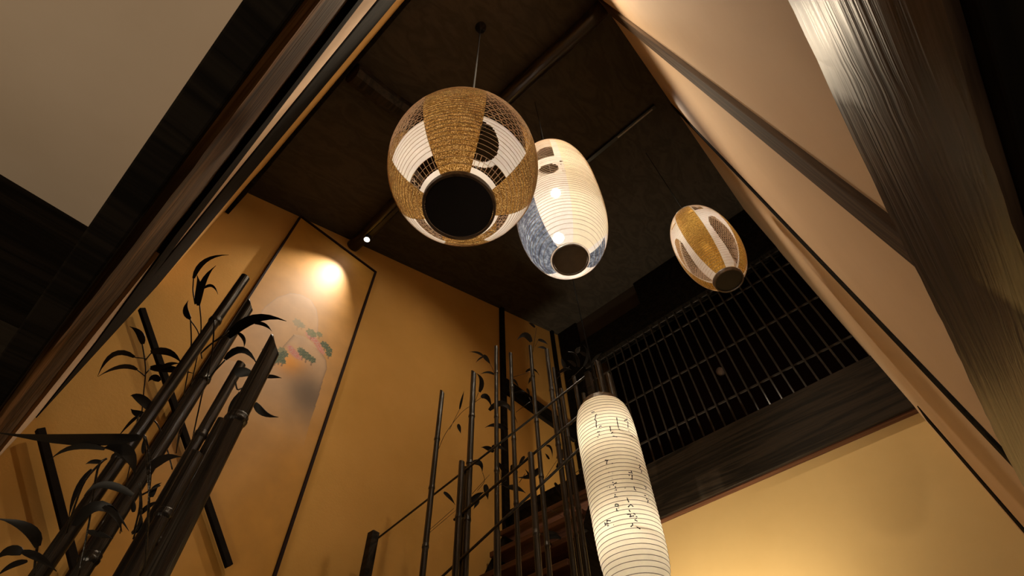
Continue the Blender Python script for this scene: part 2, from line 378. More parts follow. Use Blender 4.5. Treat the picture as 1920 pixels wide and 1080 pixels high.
mb.add([(nx-s, ny-s, FL), (nx+s, ny-s, FL), (nx+s, ny+s, FL), (nx-s, ny+s, FL), (nx-s, ny-s, nz), (nx+s, ny-s, nz), (nx+s, ny+s, nz), (nx-s, ny+s, nz), (nx, ny, nz+.02)],
       [(0, 3, 2, 1), (0, 1, 5, 4), (1, 2, 6, 5), (2, 3, 7, 6), (3, 0, 4, 7), (4, 5, 8), (5, 6, 8), (6, 7, 8), (7, 4, 8)])
mb.build('newel_post', M['wood_dark'], hr)
for (ya, za, yb, zb, r) in ((2.77, 1.626, 1.02, 1.906, .0065), (2.05, 1.47, 1.02, 1.70, .0075), (2.30, 1.13, 1.02, 1.53, .007)):
    MB().tube([(1.83, ya, za), (1.83, yb, zb)], r, 8).build('rail', M['iron'], hr, smooth=True)
MB().box(1.815, 1.845, 1.0, 1.03, FL, 1.92).build('end_post', M['wood_dark'], hr)

# ------------------------------------------------------------------ measured positions (metres from the eye)
SPRIGS = {'S1':([[(.035,1.958,1.489),(.107,2.006,1.425),(.151,2.045,1.366),(.224,2.128,1.273),(.301,2.256,1.156),(.416,2.422,1.027)],[(.084,1.968,1.436),(.052,1.984,1.429)],[(.122,1.993,1.384),(.087,2.044,1.428)],[(.088,1.982,1.439),(.086,1.929,1.445)],[(.119,2.006,1.399),(.121,1.997,1.429)]],[((.044,1.949,1.473),(.016,1.929,1.509),(-.032,1.966,1.529),.0259,(-.376,-.614,-.694)),((.052,2.002,1.443),(-.044,2.043,1.485),(-.002,2.165,1.41),.0212,(-.142,-.911,-.387)),((.087,2.021,1.413),(.029,2.06,1.446),(-.0,2.182,1.422),.0188,(-.248,-.872,-.421)),((.084,1.943,1.453),(.127,1.86,1.454),(.192,1.857,1.404),.0283,(-.084,-.854,-.514)),((.119,1.979,1.416),(.168,1.93,1.42),(.248,1.879,1.409),.0306,(-.041,-.777,-.629)),((.147,1.953,1.412),(.156,1.9,1.423),(.187,1.868,1.411),.0165,(-.116,-.751,-.65)),((.174,1.979,1.384),(.139,1.979,1.398),(.144,2.005,1.376),.0259,(-.528,-.677,-.513))]),'S6':([[(.163,1.716,1.067),(.213,1.7,1.05),(.285,1.741,1.013),(.336,1.753,.963)],[(.169,1.726,1.072),(.164,1.733,1.058),(.218,1.795,.986)]],[((.185,1.696,1.077),(.118,1.709,1.121),(.108,1.741,1.123),.0309,(.144,-.953,-.266)),((.176,1.722,1.069),(.152,1.749,1.078),(.133,1.757,1.092),.0232,(-.163,-.981,-.109)),((.16,1.74,1.07),(.152,1.754,1.058),(.155,1.805,1.023),.0135,(.638,-.708,-.302))]),'S3':([[(.113,1.754,1.525),(.189,1.816,1.44),(.27,1.945,1.353),(.379,2.073,1.202)],[(.103,1.703,1.567),(.185,1.774,1.483),(.29,1.935,1.332),(.384,2.103,1.219)],[(.114,1.747,1.514),(.158,1.757,1.495),(.192,1.786,1.482)],[(.091,1.705,1.557),(.055,1.694,1.6),(.026,1.659,1.628)]],[((.028,1.658,1.622),(-.007,1.602,1.692),(.069,1.532,1.704),.0188,(-.289,-.889,-.355)),((.103,1.703,1.557),(.046,1.628,1.603),(.057,1.535,1.618),.0236,(-.257,-.855,-.451)),((.079,1.648,1.598),(.086,1.605,1.615),(.13,1.622,1.581),.0118,(-.317,-.444,-.838)),((.094,1.706,1.561),(.072,1.654,1.593),(.028,1.633,1.623),.0236,(-.038,-.78,-.624)),((.113,1.756,1.527),(.073,1.771,1.552),(.065,1.735,1.584),.0212,(-.119,-.682,-.721))]),'S5':([[(.192,1.575,1.265),(.199,1.556,1.302),(.217,1.469,1.3)],[(.193,1.583,1.272),(.199,1.515,1.285),(.216,1.483,1.329)],[(.195,1.599,1.284),(.204,1.582,1.253)]],[((.225,1.486,1.305),(.222,1.366,1.363),(.328,1.304,1.33),.0353,(-.149,-.376,-.915)),((.258,1.392,1.331),(.277,1.355,1.328),(.313,1.35,1.299),.0145,(.297,-.522,-.8)),((.238,1.453,1.313),(.269,1.434,1.295),(.28,1.454,1.27),.0125,(-.093,-.73,-.677))]),'S4':([[(.263,1.536,1.255),(.264,1.625,1.21),(.3,1.684,1.141),(.365,1.785,1.053),(.413,1.853,1.004)],[(.264,1.624,1.209),(.246,1.6,1.204)],[(.157,1.482,1.335),(.214,1.534,1.258),(.262,1.614,1.201)]],[((.259,1.519,1.244),(.258,1.435,1.293),(.351,1.458,1.236),.0246,(-.133,-.633,-.762))]),'S8':([[(.291,1.379,1.081),(.313,1.392,1.064),(.323,1.382,1.069),(.335,1.395,1.059),(.336,1.417,1.047),(.321,1.393,1.059)],[(.339,1.415,1.047),(.37,1.474,1.02)]],[((.282,1.387,1.107),(.297,1.363,1.119),(.339,1.353,1.108),.0318,(.034,-.822,-.568)),((.349,1.325,1.099),(.368,1.303,1.101),(.391,1.29,1.097),.0131,(-.032,-.458,-.889)),((.378,1.391,1.05),(.416,1.402,1.028),(.456,1.368,1.026),.0225,(.315,-.448,-.837)),((.366,1.483,1.013),(.324,1.453,1.066),(.337,1.404,1.096),.0262,(-.128,-.884,-.45))]),'S7':([[(.133,1.091,.639),(.174,1.121,.61),(.217,1.152,.548),(.292,1.232,.466)],[(.108,1.183,.62),(.108,1.206,.606),(.161,1.296,.55),(.203,1.328,.47)],[(.106,1.189,.619),(.104,1.237,.594),(.123,1.293,.562),(.142,1.337,.536)],[(.181,1.16,.588),(.218,1.192,.554),(.238,1.231,.52)],[(.175,1.243,.557),(.177,1.251,.533),(.181,1.284,.53)]],[((.127,1.107,.644),(.038,1.231,.647),(-.069,1.338,.669),.0314,(.122,-.38,-.917)),((.094,1.174,.631),(.039,1.227,.652),(.033,1.299,.637),.0121,(-.203,-.792,-.575)),((.093,1.17,.633),(.126,1.115,.626),(.163,1.132,.582),.0314,(-.22,-.917,.333)),((.106,1.191,.615),(.09,1.199,.616),(.085,1.21,.609),.0097,(-.414,-.161,-.896)),((.1,1.216,.607),(.097,1.271,.587),(.129,1.318,.552),.0097,(-.082,-.976,-.203)),((.187,1.183,.573),(.115,1.201,.597),(.119,1.238,.567),.0145,(-.42,-.817,-.394)),((.143,1.304,.54),(.129,1.225,.593),(.226,1.243,.536),.0217,(-.072,-.885,-.461)),((.168,1.29,.532),(.19,1.265,.523),(.208,1.244,.515),.0109,(-.167,-.928,-.333)),((.16,1.24,.561),(.185,1.214,.547),(.211,1.217,.519),.0121,(.176,-.968,-.181))]),'S9':([[(.11,1.318,.495),(.126,1.358,.485),(.141,1.372,.466)]],[((.111,1.314,.491),(.084,1.28,.513),(.025,1.321,.517),.0195,(.478,-.824,-.304)),((.099,1.342,.484),(.074,1.357,.498),(.073,1.401,.482),.0184,(-.096,-.853,-.512)),((.114,1.344,.475),(.095,1.368,.476),(.092,1.41,.46),.0115,(-.238,-.378,-.895)),((.097,1.341,.486),(.127,1.328,.483),(.166,1.33,.467),.0138,(.292,-.956,-.012))]),'S2':([[(.162,1.368,.804),(.222,1.433,.764),(.279,1.463,.694),(.369,1.565,.591)],[(.225,1.442,.732),(.258,1.461,.689),(.288,1.52,.654)],[(.244,1.455,.709),(.261,1.395,.719)],[(.228,1.424,.747),(.224,1.392,.761)]],[((.223,1.412,.754),(.222,1.351,.769),(.255,1.307,.755),.0226,(-.183,-.895,-.407)),((.189,1.402,.779),(.177,1.387,.79),(.167,1.373,.801),.0075,(-.522,-.675,-.522)),((.268,1.446,.712),(.254,1.433,.73),(.265,1.415,.737),.0136,(-.146,-.882,-.449)),((.259,1.501,.691),(.249,1.493,.702),(.239,1.485,.713),.0106,(-.087,-.796,-.599)),((.287,1.534,.659),(.301,1.513,.668),(.272,1.5,.699),.0136,(-.231,-.877,-.421)),((.273,1.493,.686),(.272,1.451,.7),(.285,1.423,.698),.0121,(-.125,-.964,-.234))])}
LPOLES = {'A':((.184,1.698,1.826),.0202),'B':((.25,1.627,1.634),.021),'C':((.341,1.662,1.379),.0184),'D':((.379,1.641,1.117),.022),'E':((.283,1.123,1.046),.0226),'F':((.349,1.612,.961),.0201)}
RPOLES = {'R2':((1.8,2.243,2.516),.018),'R3b':((1.75,1.925,1.747),.0175),'R3c':((1.85,1.993,1.789),.0132),'R3':((1.85,1.963,2.561),.0197),'R4':((1.95,1.829,2.817),.0145),'R4b':((1.7,1.594,1.192),.0165),'R5':((1.95,1.683,2.637),.0138),'R6':((2.0,1.533,2.644),.0137),'R6b':((1.75,1.398,1.547),.0153),'R7':((1.95,1.356,2.44),.0145),'R8':((2.05,1.387,2.36),.0109),'R9':((1.9,1.252,1.991),.0127),'R10':((2.0,1.21,2.133),.0117),'P3':((2.0,1.165,1.967),.0111),'P1':((1.95,1.008,2.089),.0143),'P2':((1.95,.954,1.949),.0137)}
RLEAVES = {'R2':([[(2.016,2.479,2.249),(1.968,2.358,2.298),(1.973,2.212,2.4),(1.978,2.107,2.416)],[(1.979,2.332,2.323),(1.947,2.199,2.417)],[(2.302,2.838,1.874),(2.326,2.733,1.928),(2.349,2.641,1.979)],[(2.319,2.856,1.867),(2.367,2.626,1.972)]],[((2.22,2.621,2.045),(2.259,2.597,2.022),(2.321,2.596,1.975),.0266,(-.795,-.594,-.123))]),'R3b':([],[]),'R3c':([],[]),'R3':([[(2.335,2.438,2.003),(2.352,2.278,2.094)],[(1.956,2.067,2.395),(1.988,1.963,2.448)],[(1.927,1.985,2.432),(1.971,2.066,2.413)],[(2.348,2.488,1.971),(2.346,2.573,1.931)],[(2.297,2.295,2.094),(2.343,2.322,2.054),(2.344,2.393,2.013)]],[((1.94,1.987,2.447),(1.91,1.897,2.494),(1.829,1.918,2.517),.0349,(-.582,-.472,-.662)),((1.971,2.0,2.424),(1.989,1.942,2.45),(2.077,1.994,2.384),.0393,(-.774,-.17,-.609)),((2.204,2.314,2.139),(2.237,2.235,2.148),(2.285,2.288,2.085),.0393,(-.564,-.64,-.522)),((2.361,2.49,1.965),(2.366,2.42,2.007),(2.401,2.378,2.018),.0393,(-.463,-.543,-.7)),((2.397,2.427,1.974),(2.391,2.448,1.955),(2.396,2.479,1.925),.0262,(-.499,-.688,-.526)),((1.971,2.232,2.312),(1.992,2.238,2.29),(2.018,2.248,2.262),.0262,(-.437,-.396,-.807)),((1.915,2.163,2.377),(1.889,2.117,2.428),(1.871,2.079,2.471),.0175,(-.745,-.288,-.601))]),'R4':([[(2.568,2.422,2.138),(2.588,2.322,2.175)],[(1.986,1.92,2.708),(2.039,1.93,2.662),(2.086,1.964,2.633)],[(2.541,2.335,2.16),(2.449,2.281,2.239)]],[((1.906,1.923,2.746),(1.852,1.923,2.764),(1.805,1.973,2.753),.0184,(-.275,-.607,-.745)),((1.902,1.919,2.751),(1.936,1.912,2.739),(1.987,1.921,2.71),.0322,(-.744,-.441,-.501)),((1.909,1.926,2.744),(1.89,1.947,2.733),(1.887,1.983,2.705),.0138,(-.807,-.134,-.575)),((2.051,1.936,2.658),(1.995,1.951,2.683),(1.971,2.019,2.664),.0184,(-.883,-.014,-.469)),((2.178,2.119,2.496),(2.169,1.932,2.558),(2.348,1.984,2.396),.0461,(-.378,-.858,-.349)),((2.389,2.269,2.303),(2.328,2.28,2.325),(2.295,2.316,2.318),.0369,(-.492,-.615,-.616)),((2.357,2.261,2.326),(2.38,2.204,2.325),(2.436,2.178,2.291),.0322,(-.631,-.69,-.354)),((2.491,2.457,2.155),(2.518,2.468,2.113),(2.551,2.485,2.065),.0415,(-.629,-.535,-.564)),((2.464,2.29,2.251),(2.518,2.295,2.226),(2.59,2.318,2.183),.0276,(-.9,-.311,-.306))]),'R4b':([],[]),'R5':([[(2.032,1.737,2.493),(2.113,1.604,2.524)],[(2.202,1.871,2.348),(2.234,1.755,2.399)],[(2.874,2.462,1.679),(2.837,2.4,1.732),(2.831,2.277,1.78)],[(2.492,2.227,2.03),(2.404,2.262,2.046)],[(2.463,2.104,2.07),(2.49,2.162,2.04)]],[((2.239,1.987,2.275),(2.14,2.014,2.311),(2.109,2.094,2.281),.0349,(-.555,-.417,-.72)),((2.05,1.754,2.495),(2.076,1.749,2.484),(2.114,1.755,2.46),.0175,(-.573,-.582,-.577)),((2.484,2.219,2.023),(2.513,2.157,2.02),(2.579,2.13,1.98),.0393,(-.425,-.805,-.413)),((2.413,2.125,2.109),(2.428,2.102,2.1),(2.457,2.094,2.076),.0611,(-.593,-.325,-.737))]),'R6':([[(2.017,1.526,2.591),(1.927,1.405,2.685)],[(2.731,2.092,1.923),(2.86,2.015,1.862)],[(2.933,2.212,1.723),(3.013,2.0,1.81)],[(2.608,2.004,2.009),(2.58,1.824,2.107)],[(2.188,1.726,2.393),(2.239,1.733,2.354)],[(2.844,2.201,1.789),(2.814,2.214,1.809)],[(1.991,1.449,2.638),(2.002,1.491,2.61)]],[((1.965,1.493,2.633),(1.877,1.467,2.684),(1.878,1.555,2.628),.0433,(-.532,-.479,-.698)),((1.99,1.447,2.641),(2.009,1.416,2.63),(2.048,1.405,2.599),.0216,(-.257,-.426,-.867)),((1.923,1.415,2.695),(1.884,1.414,2.707),(1.86,1.427,2.705),.0173,(-.784,-.29,-.549)),((2.065,1.641,2.505),(2.067,1.561,2.524),(2.128,1.572,2.466),.0216,(-.37,.163,-.914)),((2.14,1.702,2.433),(2.161,1.706,2.419),(2.189,1.717,2.398),.0173,(-.555,-.184,-.811)),((2.147,1.73,2.415),(2.115,1.76,2.433),(2.107,1.813,2.426),.0216,(-.04,-.333,-.942)),((2.112,1.622,2.487),(2.118,1.648,2.474),(2.132,1.683,2.452),.0216,(-.115,-.405,-.907)),((2.542,1.94,2.088),(2.534,2.031,2.029),(2.449,2.088,2.031),.0433,(-.551,-.53,-.644)),((2.832,2.206,1.794),(2.852,2.14,1.809),(2.907,2.107,1.788),.026,(-.987,-.042,-.152)),((2.856,2.212,1.777),(2.869,2.118,1.798),(2.949,2.098,1.746),.039,(-.563,-.653,-.507)),((2.877,2.221,1.761),(2.916,2.218,1.752),(2.972,2.229,1.727),.052,(-.692,-.439,-.572)),((2.476,1.829,2.179),(2.499,1.788,2.186),(2.559,1.845,2.125),.0173,(-.739,-.426,-.521)),((2.547,1.866,2.121),(2.515,1.857,2.134),(2.491,1.857,2.138),.0173,(-.918,-.108,-.381))]),'R6b':([[(1.763,1.452,1.461),(1.764,1.498,1.43)]],[((1.712,1.407,1.514),(1.713,1.431,1.507),(1.724,1.463,1.49),.0184,(-.809,-.581,-.09)),((1.82,1.449,1.433),(1.773,1.434,1.454),(1.738,1.43,1.463),.0153,(-.861,-.038,-.507))]),'R7':([[(2.074,1.427,2.267),(2.093,1.285,2.337)],[(2.776,1.904,1.629),(2.733,1.958,1.651)]],[((1.92,1.338,2.415),(1.892,1.353,2.431),(1.881,1.384,2.429),.0161,(-.763,-.056,-.644)),((2.405,1.69,1.968),(2.391,1.6,2.023),(2.476,1.633,1.962),.0563,(-.629,-.446,-.637)),((2.434,1.728,1.934),(2.409,1.632,1.981),(2.494,1.661,1.903),.0322,(-.749,-.199,-.631)),((2.792,1.915,1.639),(2.802,1.818,1.655),(2.874,1.831,1.584),.0362,(-.952,-.174,-.253)),((2.482,1.794,1.874),(2.519,1.798,1.854),(2.567,1.814,1.822),.0241,(-.172,-.739,-.652))]),'R8':([[(2.512,1.698,1.876),(2.495,1.685,1.931),(2.434,1.692,1.926)]],[((2.522,1.708,1.886),(2.55,1.736,1.839),(2.58,1.764,1.791),.0241,(-.288,-.747,-.6)),((2.782,1.857,1.665),(2.796,1.823,1.679),(2.829,1.806,1.674),.0361,(-.973,-.227,-.052)),((2.068,1.366,2.31),(2.073,1.304,2.336),(2.115,1.287,2.319),.0241,(-.133,-.471,-.872)),((2.079,1.312,2.33),(2.049,1.302,2.356),(2.026,1.3,2.375),.0281,(-.865,-.167,-.473))]),'R9':([[(2.208,1.463,1.657),(2.226,1.402,1.683)],[(2.229,1.454,1.666),(2.187,1.455,1.675)]],[((2.222,1.45,1.661),(2.277,1.496,1.626),(2.334,1.544,1.589),.0246,(-.628,-.774,-.081))]),'R10':([[(1.966,1.238,2.085),(1.971,1.116,2.132)]],[((1.96,1.14,2.14),(1.9,1.085,2.189),(1.85,1.13,2.184),.0258,(-.698,.16,-.698)),((1.947,1.15,2.143),(1.904,1.15,2.156),(1.877,1.165,2.154),.0221,(-.682,-.584,-.44))]),'P3':([],[]),'P1':([],[((1.889,1.066,2.046),(1.874,.985,2.084),(1.807,.992,2.11),.0176,(-.549,.019,-.835)),((1.814,1.055,2.094),(1.809,1.033,2.11),(1.811,1.017,2.118),.0282,(-.487,-.328,-.809)),((1.867,1.019,2.081),(1.833,1.021,2.09),(1.811,1.035,2.086),.0211,(-.412,-.644,-.644)),((1.91,1.017,2.057),(1.909,.975,2.086),(1.924,.948,2.098),.0176,(-.482,-.422,-.768))]),'P2':([],[])}
CALLI = [[(-172.21,.2562),(-165.44,.2551),(-16.86,.2453),(-161.76,.2389),(-164.74,.2373),(-165.23,.2258),(-167.89,.2183),(-165.14,.2073),(-166.78,.1925),(-167.25,.1781)],[(-162.42,.1742),(-159.93,.1808),(-157.85,.1786),(-16.53,.1738)],[(-167.76,.1583),(-162.39,.1568)],[(-165.2,.1472),(-165.14,.1418)],[(-169.02,.1357),(-167.18,.1367)],[(-142.87,.1724),(-142.91,.1561)],[(-142.91,.1561),(-14.81,.163)],[(-143.45,.1383),(-141.63,.1424),(-139.68,.1439)],[(-143.08,.1542),(-143.28,.148)],[(-141.68,.1264),(-134.08,.1229)],[(-125.99,.2144),(-127.21,.1876),(-127.41,.1597),(-13.33,.1494)],[(-127.14,.1588),(-125.1,.154)],[(-11.19,.2332),(-102.56,.2285),(-101.92,.2194),(-111.69,.2048)],[(-106.84,.2132),(-102.08,.2085),(-106.27,.1759)],[(-107.3,.1618),(-105.61,.1602)],[(-103.14,.1601),(-10.07,.1572),(-104.46,.1445),(-98.61,.1424),(-10.3,.1354)],[(-81.22,.1539),(-79.34,.1526)],[(-91.3,.2363),(-84.59,.2248)],[(-164.44,.034),(-158.57,.031),(-161.23,.0276),(-162.96,.0167)],[(-17.39,.0273),(-16.9,.0207)],[(-153.82,.0149),(-151.88,.0145)],[(-165.01,.0024),(-16.6,.0028)],[(-162.35,-.0152),(-161.42,-.0183)],[(-156.39,-.0221),(-16.5,-.0271),(-158.01,-.0321),(-16.84,-.0341),(-158.6,-.0412)],[(-128.94,-.0239),(-121.37,-.0259)],[(-122.91,-.0154),(-123.82,-.0264)],[(-129.84,-.0349),(-127.5,-.0362)],[(-123.5,-.0322),(-125.36,-.0511)],[(-127.98,-.048),(-124.0,-.0509)],[(-139.15,-.0469),(-14.04,-.0678),(-141.0,-.0828),(-14.52,-.099)],[(-159.71,-.0558),(-157.67,-.0584)],[(-157.15,-.0627),(-152.41,-.0599)],[(-17.25,-.0605),(-169.84,-.0666)],[(-165.7,-.0685),(-165.6,-.0726)],[(-159.35,-.0656),(-157.99,-.0678)],[(-156.24,-.0728),(-156.21,-.079)],[(-16.28,-.0846),(-158.97,-.086)],[(-155.74,-.0838),(-156.22,-.0886)],[(-124.4,-.0633),(-12.09,-.0615),(-121.69,-.0689)],[(-124.99,-.0767),(-125.47,-.0863),(-123.08,-.0913),(-12.71,-.0946)],[(-105.38,.0441),(-103.79,.0416)],[(-10.38,.0268),(-94.31,.0319)],[(-102.63,.0184),(-98.73,.0162),(-103.91,.0041),(-99.5,-.0023),(-101.43,-.0141)],[(-102.83,-.0642),(-99.54,-.0689),(-101.15,-.0755)],[(-159.34,-.0993),(-159.16,-.1047)],[(-161.67,-.108),(-156.86,-.1104),(-16.0,-.1129)],[(-162.15,-.1337),(-163.21,-.1405),(-158.1,-.1431),(-157.78,-.1367),(-162.15,-.1337)],[(-16.28,-.1435),(-158.58,-.1488)],[(-163.14,-.1558),(-159.54,-.1583)],[(-161.53,-.1486),(-161.97,-.1564)],[(-14.13,-.0977),(-141.29,-.1185),(-141.06,-.1261),(-139.93,-.1349)],[(-143.18,-.1509),(-137.98,-.1425),(-134.5,-.15)],[(-142.7,-.1606),(-141.28,-.1676)],[(-147.54,-.1739),(-141.69,-.1763),(-143.31,-.1849)],[(-144.49,-.1832),(-136.74,-.181)],[(-136.84,-.1726),(-134.09,-.1771)],[(-134.14,-.1824),(-131.86,-.1854)],[(-134.58,-.1878),(-134.34,-.1914)],[(-137.44,-.1933),(-133.31,-.1992)],[(-142.04,-.2041),(-142.09,-.2106),(-146.02,-.2156)],[(-142.09,-.2106),(-14.56,-.221),(-137.2,-.2151),(-133.76,-.2211),(-131.19,-.2238)],[(-125.88,-.0925),(-12.75,-.0954)],[(-109.01,-.1033),(-104.94,-.1026)],[(-106.58,-.1125),(-102.71,-.1178),(-105.94,-.1287),(-10.03,-.131),(-98.34,-.1398)],[(-10.19,-.0965),(-98.76,-.1019)],[(172.76,-.178),(173.0,-.1896)],[(176.65,-.1755),(-175.55,-.1822)],[(178.15,-.1781),(176.36,-.1851),(171.8,-.1844)],[(175.52,-.1844),(179.7,-.1877)],[(176.27,-.1927),(179.64,-.1945)],[(-172.22,-.1974),(-17.88,-.1991)]]
ARCH = [(.542,2.869),(.555,3.04),(.599,3.201),(.673,3.329),(.755,3.385),(.847,3.396),(.926,3.335),(.975,3.236),(1.023,3.075)]
MOUND = [(.79,2.55),(.808,2.784),(.845,2.958),(.92,2.993),(1.025,2.98),(1.109,2.938),(1.163,2.899),(1.194,2.819),(1.195,2.706),(1.208,2.537),(1.213,2.318),(1.234,2.062)]
TREES = [((.836,3.08),.0438,0),((.872,3.083),.0282,0),((.966,3.067),.0438,1),((.99,3.07),.025,1),((1.031,3.102),.0282,1),((1.106,3.032),.0375,2),((1.151,3.013),.0344,2),((1.164,2.971),.0282,2),((.947,2.85),.0313,1),((.968,2.836),.0407,2),((1.002,2.831),.0407,2),((1.052,2.828),.0344,2),((.822,2.747),.0375,1),((.846,2.736),.0282,2),((.822,2.69),.0438,2),((.853,2.667),.0282,2),((.804,2.641),.0282,2),((.702,2.671),.0156,2),((.796,2.681),.0282,2)]
PINK = [((.959,3.024),.0257),((1.003,3.021),.0285),((1.042,3.004),.0314),((1.079,2.969),.0285),((1.101,2.955),.0228),((.888,2.796),.0314),((.915,2.787),.0314),((.939,2.785),.0257),((.873,2.814),.0228)]
DARKC = (1.061,2.533)
ORANGEC = (.914,2.686)

# ------------------------------------------------------------------ painted panel
pn = thing('painted_panel', (.87, 2.98, -1.1), 'tall gold painted wall panel of a misty mountain with pines, in thin dark frame', 'painting')
PX0, PX1, PZ0, PZ1 = .411, 1.332, -1.1, 4.31
def inside(p, poly):
    c = False; n = len(poly)
    for i in range(n):
        (x1, z1), (x2, z2) = poly[i], poly[i-1]
        if (z1 > p[1]) != (z2 > p[1]) and p[0] < (x2-x1)*(p[1]-z1)/(z2-z1)+x1: c = not c
    return c
def dist_poly(p, poly):
    d = 9
    for i in range(len(poly)-1):
        (x1, z1), (x2, z2) = poly[i], poly[i+1]; dx, dz = x2-x1, z2-z1
        u = max(0, min(1, ((p[0]-x1)*dx+(p[1]-z1)*dz)/(dx*dx+dz*dz))); d = min(d, math.hypot(p[0]-x1-u*dx, p[1]-z1-u*dz))
    return d
def lerp(a, b, u): u = max(0, min(1, u)); return tuple(x+(y-x)*u for x, y in zip(a, b))
def mottled(x, z, k): return .5+.25*math.sin(x*31*k+7*math.sin(z*23*k))+.25*math.sin(z*37*k+5*math.sin(x*29*k))
GOLD = (.50, .235, .022); MIST = (.66, .42, .22)
def paint(x, z):
    g = lerp(GOLD, (.56, .28, .05), mottled(x, z, .12))
    c = g
    # mist that lies over the middle of the panel
    m = math.exp(-(((x-.72)/.42)**2+((z-2.75)/.75)**2)**1.5); c = lerp(c, MIST, m*.55)
    p = (x, z)
    if inside(p, ARCH_P): 
        d = dist_poly(p, ARCH); c = lerp(c, (.62, .42, .27), .55*math.exp(-d/.16)); c = lerp(c, (.38, .25, .15), .55*math.exp(-(d/.006)**2))
    if inside(p, MOUND_P):
        d = dist_poly(p, MOUND)
        c = lerp(c, (.60, .40, .24), .8*max(0, min(1, (z-2.1)/.5)))
        e = math.exp(-(((x-ORANGEC[0])/.13)**2+((z-ORANGEC[1])/.12)**2)); c = lerp(c, (.85, .34, .0), e)
        k = math.exp(-((((x-DARKC[0]-.06)*.8+(z-DARKC[1])*.15)/.15)**2+((z-DARKC[1]+.02)/.22)**2)**1.2); c = lerp(c, (.115, .065, .028), k*.9)
        if 2.45 < z < 2.95: c = lerp(c, (.16, .09, .04), .8*math.exp(-d/.012))
    for (q, r) in PINK:
        e = math.hypot((x-q[0])/1.5, z-q[1]+.3*(x-q[0]))/r
        if e < 1.3: c = lerp(c, (.60, .17, .13) if mottled(x, z, 5) > .42 else (.55, .34, .27), min(.8, 1.2*(1.3-e)))
    for (q, r, k) in TREES:
        e = math.hypot(x-q[0], (z-q[1])*1.15)/r*(1+.13*math.sin(7*math.atan2(z-q[1], x-q[0])))
        if e < 1: c = lerp(c, ((.30, .27, .15), (.17, .19, .075), (.045, .075, .022))[k] if mottled(x, z, 4) > .34 else ((.33, .28, .15), (.25, .22, .09), (.16, .17, .06))[k], (.7, .9, 1)[k])
        elif abs(x-q[0]-.2*(q[1]-z)) < .006 and 0 < q[1]-z < r*1.7: c = lerp(c, (.16, .08, .04), (.25, .5, .8)[k])
    return c
ARCH_P = ARCH+[(ARCH[-1][0]-.02, 2.5), (.42, 2.5)]
MOUND_P = MOUND+[(.42, 1.6), (.42, 2.4)]
xs = [PX0+.012+(PX1-PX0-.027)*i/200 for i in range(201)]
zs_ = [PZ0+.012, .4, 1.2]+[1.6+.05*i for i in range(8)]+[2.0+.0055*i for i in range(300)]+[3.68, 3.8, 4.0, 4.2, PZ1-.012]
vs = [(x, 2.972, z) for z in zs_ for x in xs]; n = len(xs)
fs = [(j*n+i, j*n+i+1, (j+1)*n+i+1, (j+1)*n+i) for j in range(len(zs_)-1) for i in range(n-1)]
mb = MB(); mb.add(vs, fs)
m, nt, b = mat('painted_gold_silk')
at_ = N(nt, 'ShaderNodeAttribute', attribute_name='paint'); v = coords(nt)
nz_ = N(nt, 'ShaderNodeTexNoise', Scale=7, Detail=5); nt.links.new(v, nz_.inputs['Vector'])
mx = N(nt, 'ShaderNodeMix', data_type='RGBA', blend_type='MULTIPLY'); mx.inputs[0].default_value = .35
nt.links.new(at_.outputs[0], mx.inputs[6]); nt.links.new(nz_.outputs[0], mx.inputs[7]); nt.links.new(mx.outputs[2], b.inputs['Base Color'])
b.inputs['Roughness'].default_value = .55; b.inputs['Specular IOR Level'].default_value = .3
cv = mb.build('painting_sheet', m, pn)
ca = cv.data.color_attributes.new('paint', 'FLOAT_COLOR', 'POINT')
buf = []
for (x, y, z) in vs: buf += [*paint(x, z), 1]
ca.data.foreach_set('color', buf)
MB().box(PX0+.006, PX1-.006, 2.976, 2.999, PZ0+.006, PZ1-.006).build('backing_board', M['wood_black'], pn)
for (a, b_, c_, d_) in ((PX0, PX0+.016, PZ0, PZ1), (PX1-.020, PX1, PZ0, PZ1), (PX0+.016, PX1-.02, PZ1-.018, PZ1), (PX0+.016, PX1-.02, PZ0, PZ0+.018)):
    MB().box(a, b_, 2.955, 2.998, c_, d_).build('frame_strip', M['frame'], pn, bevel=.002)

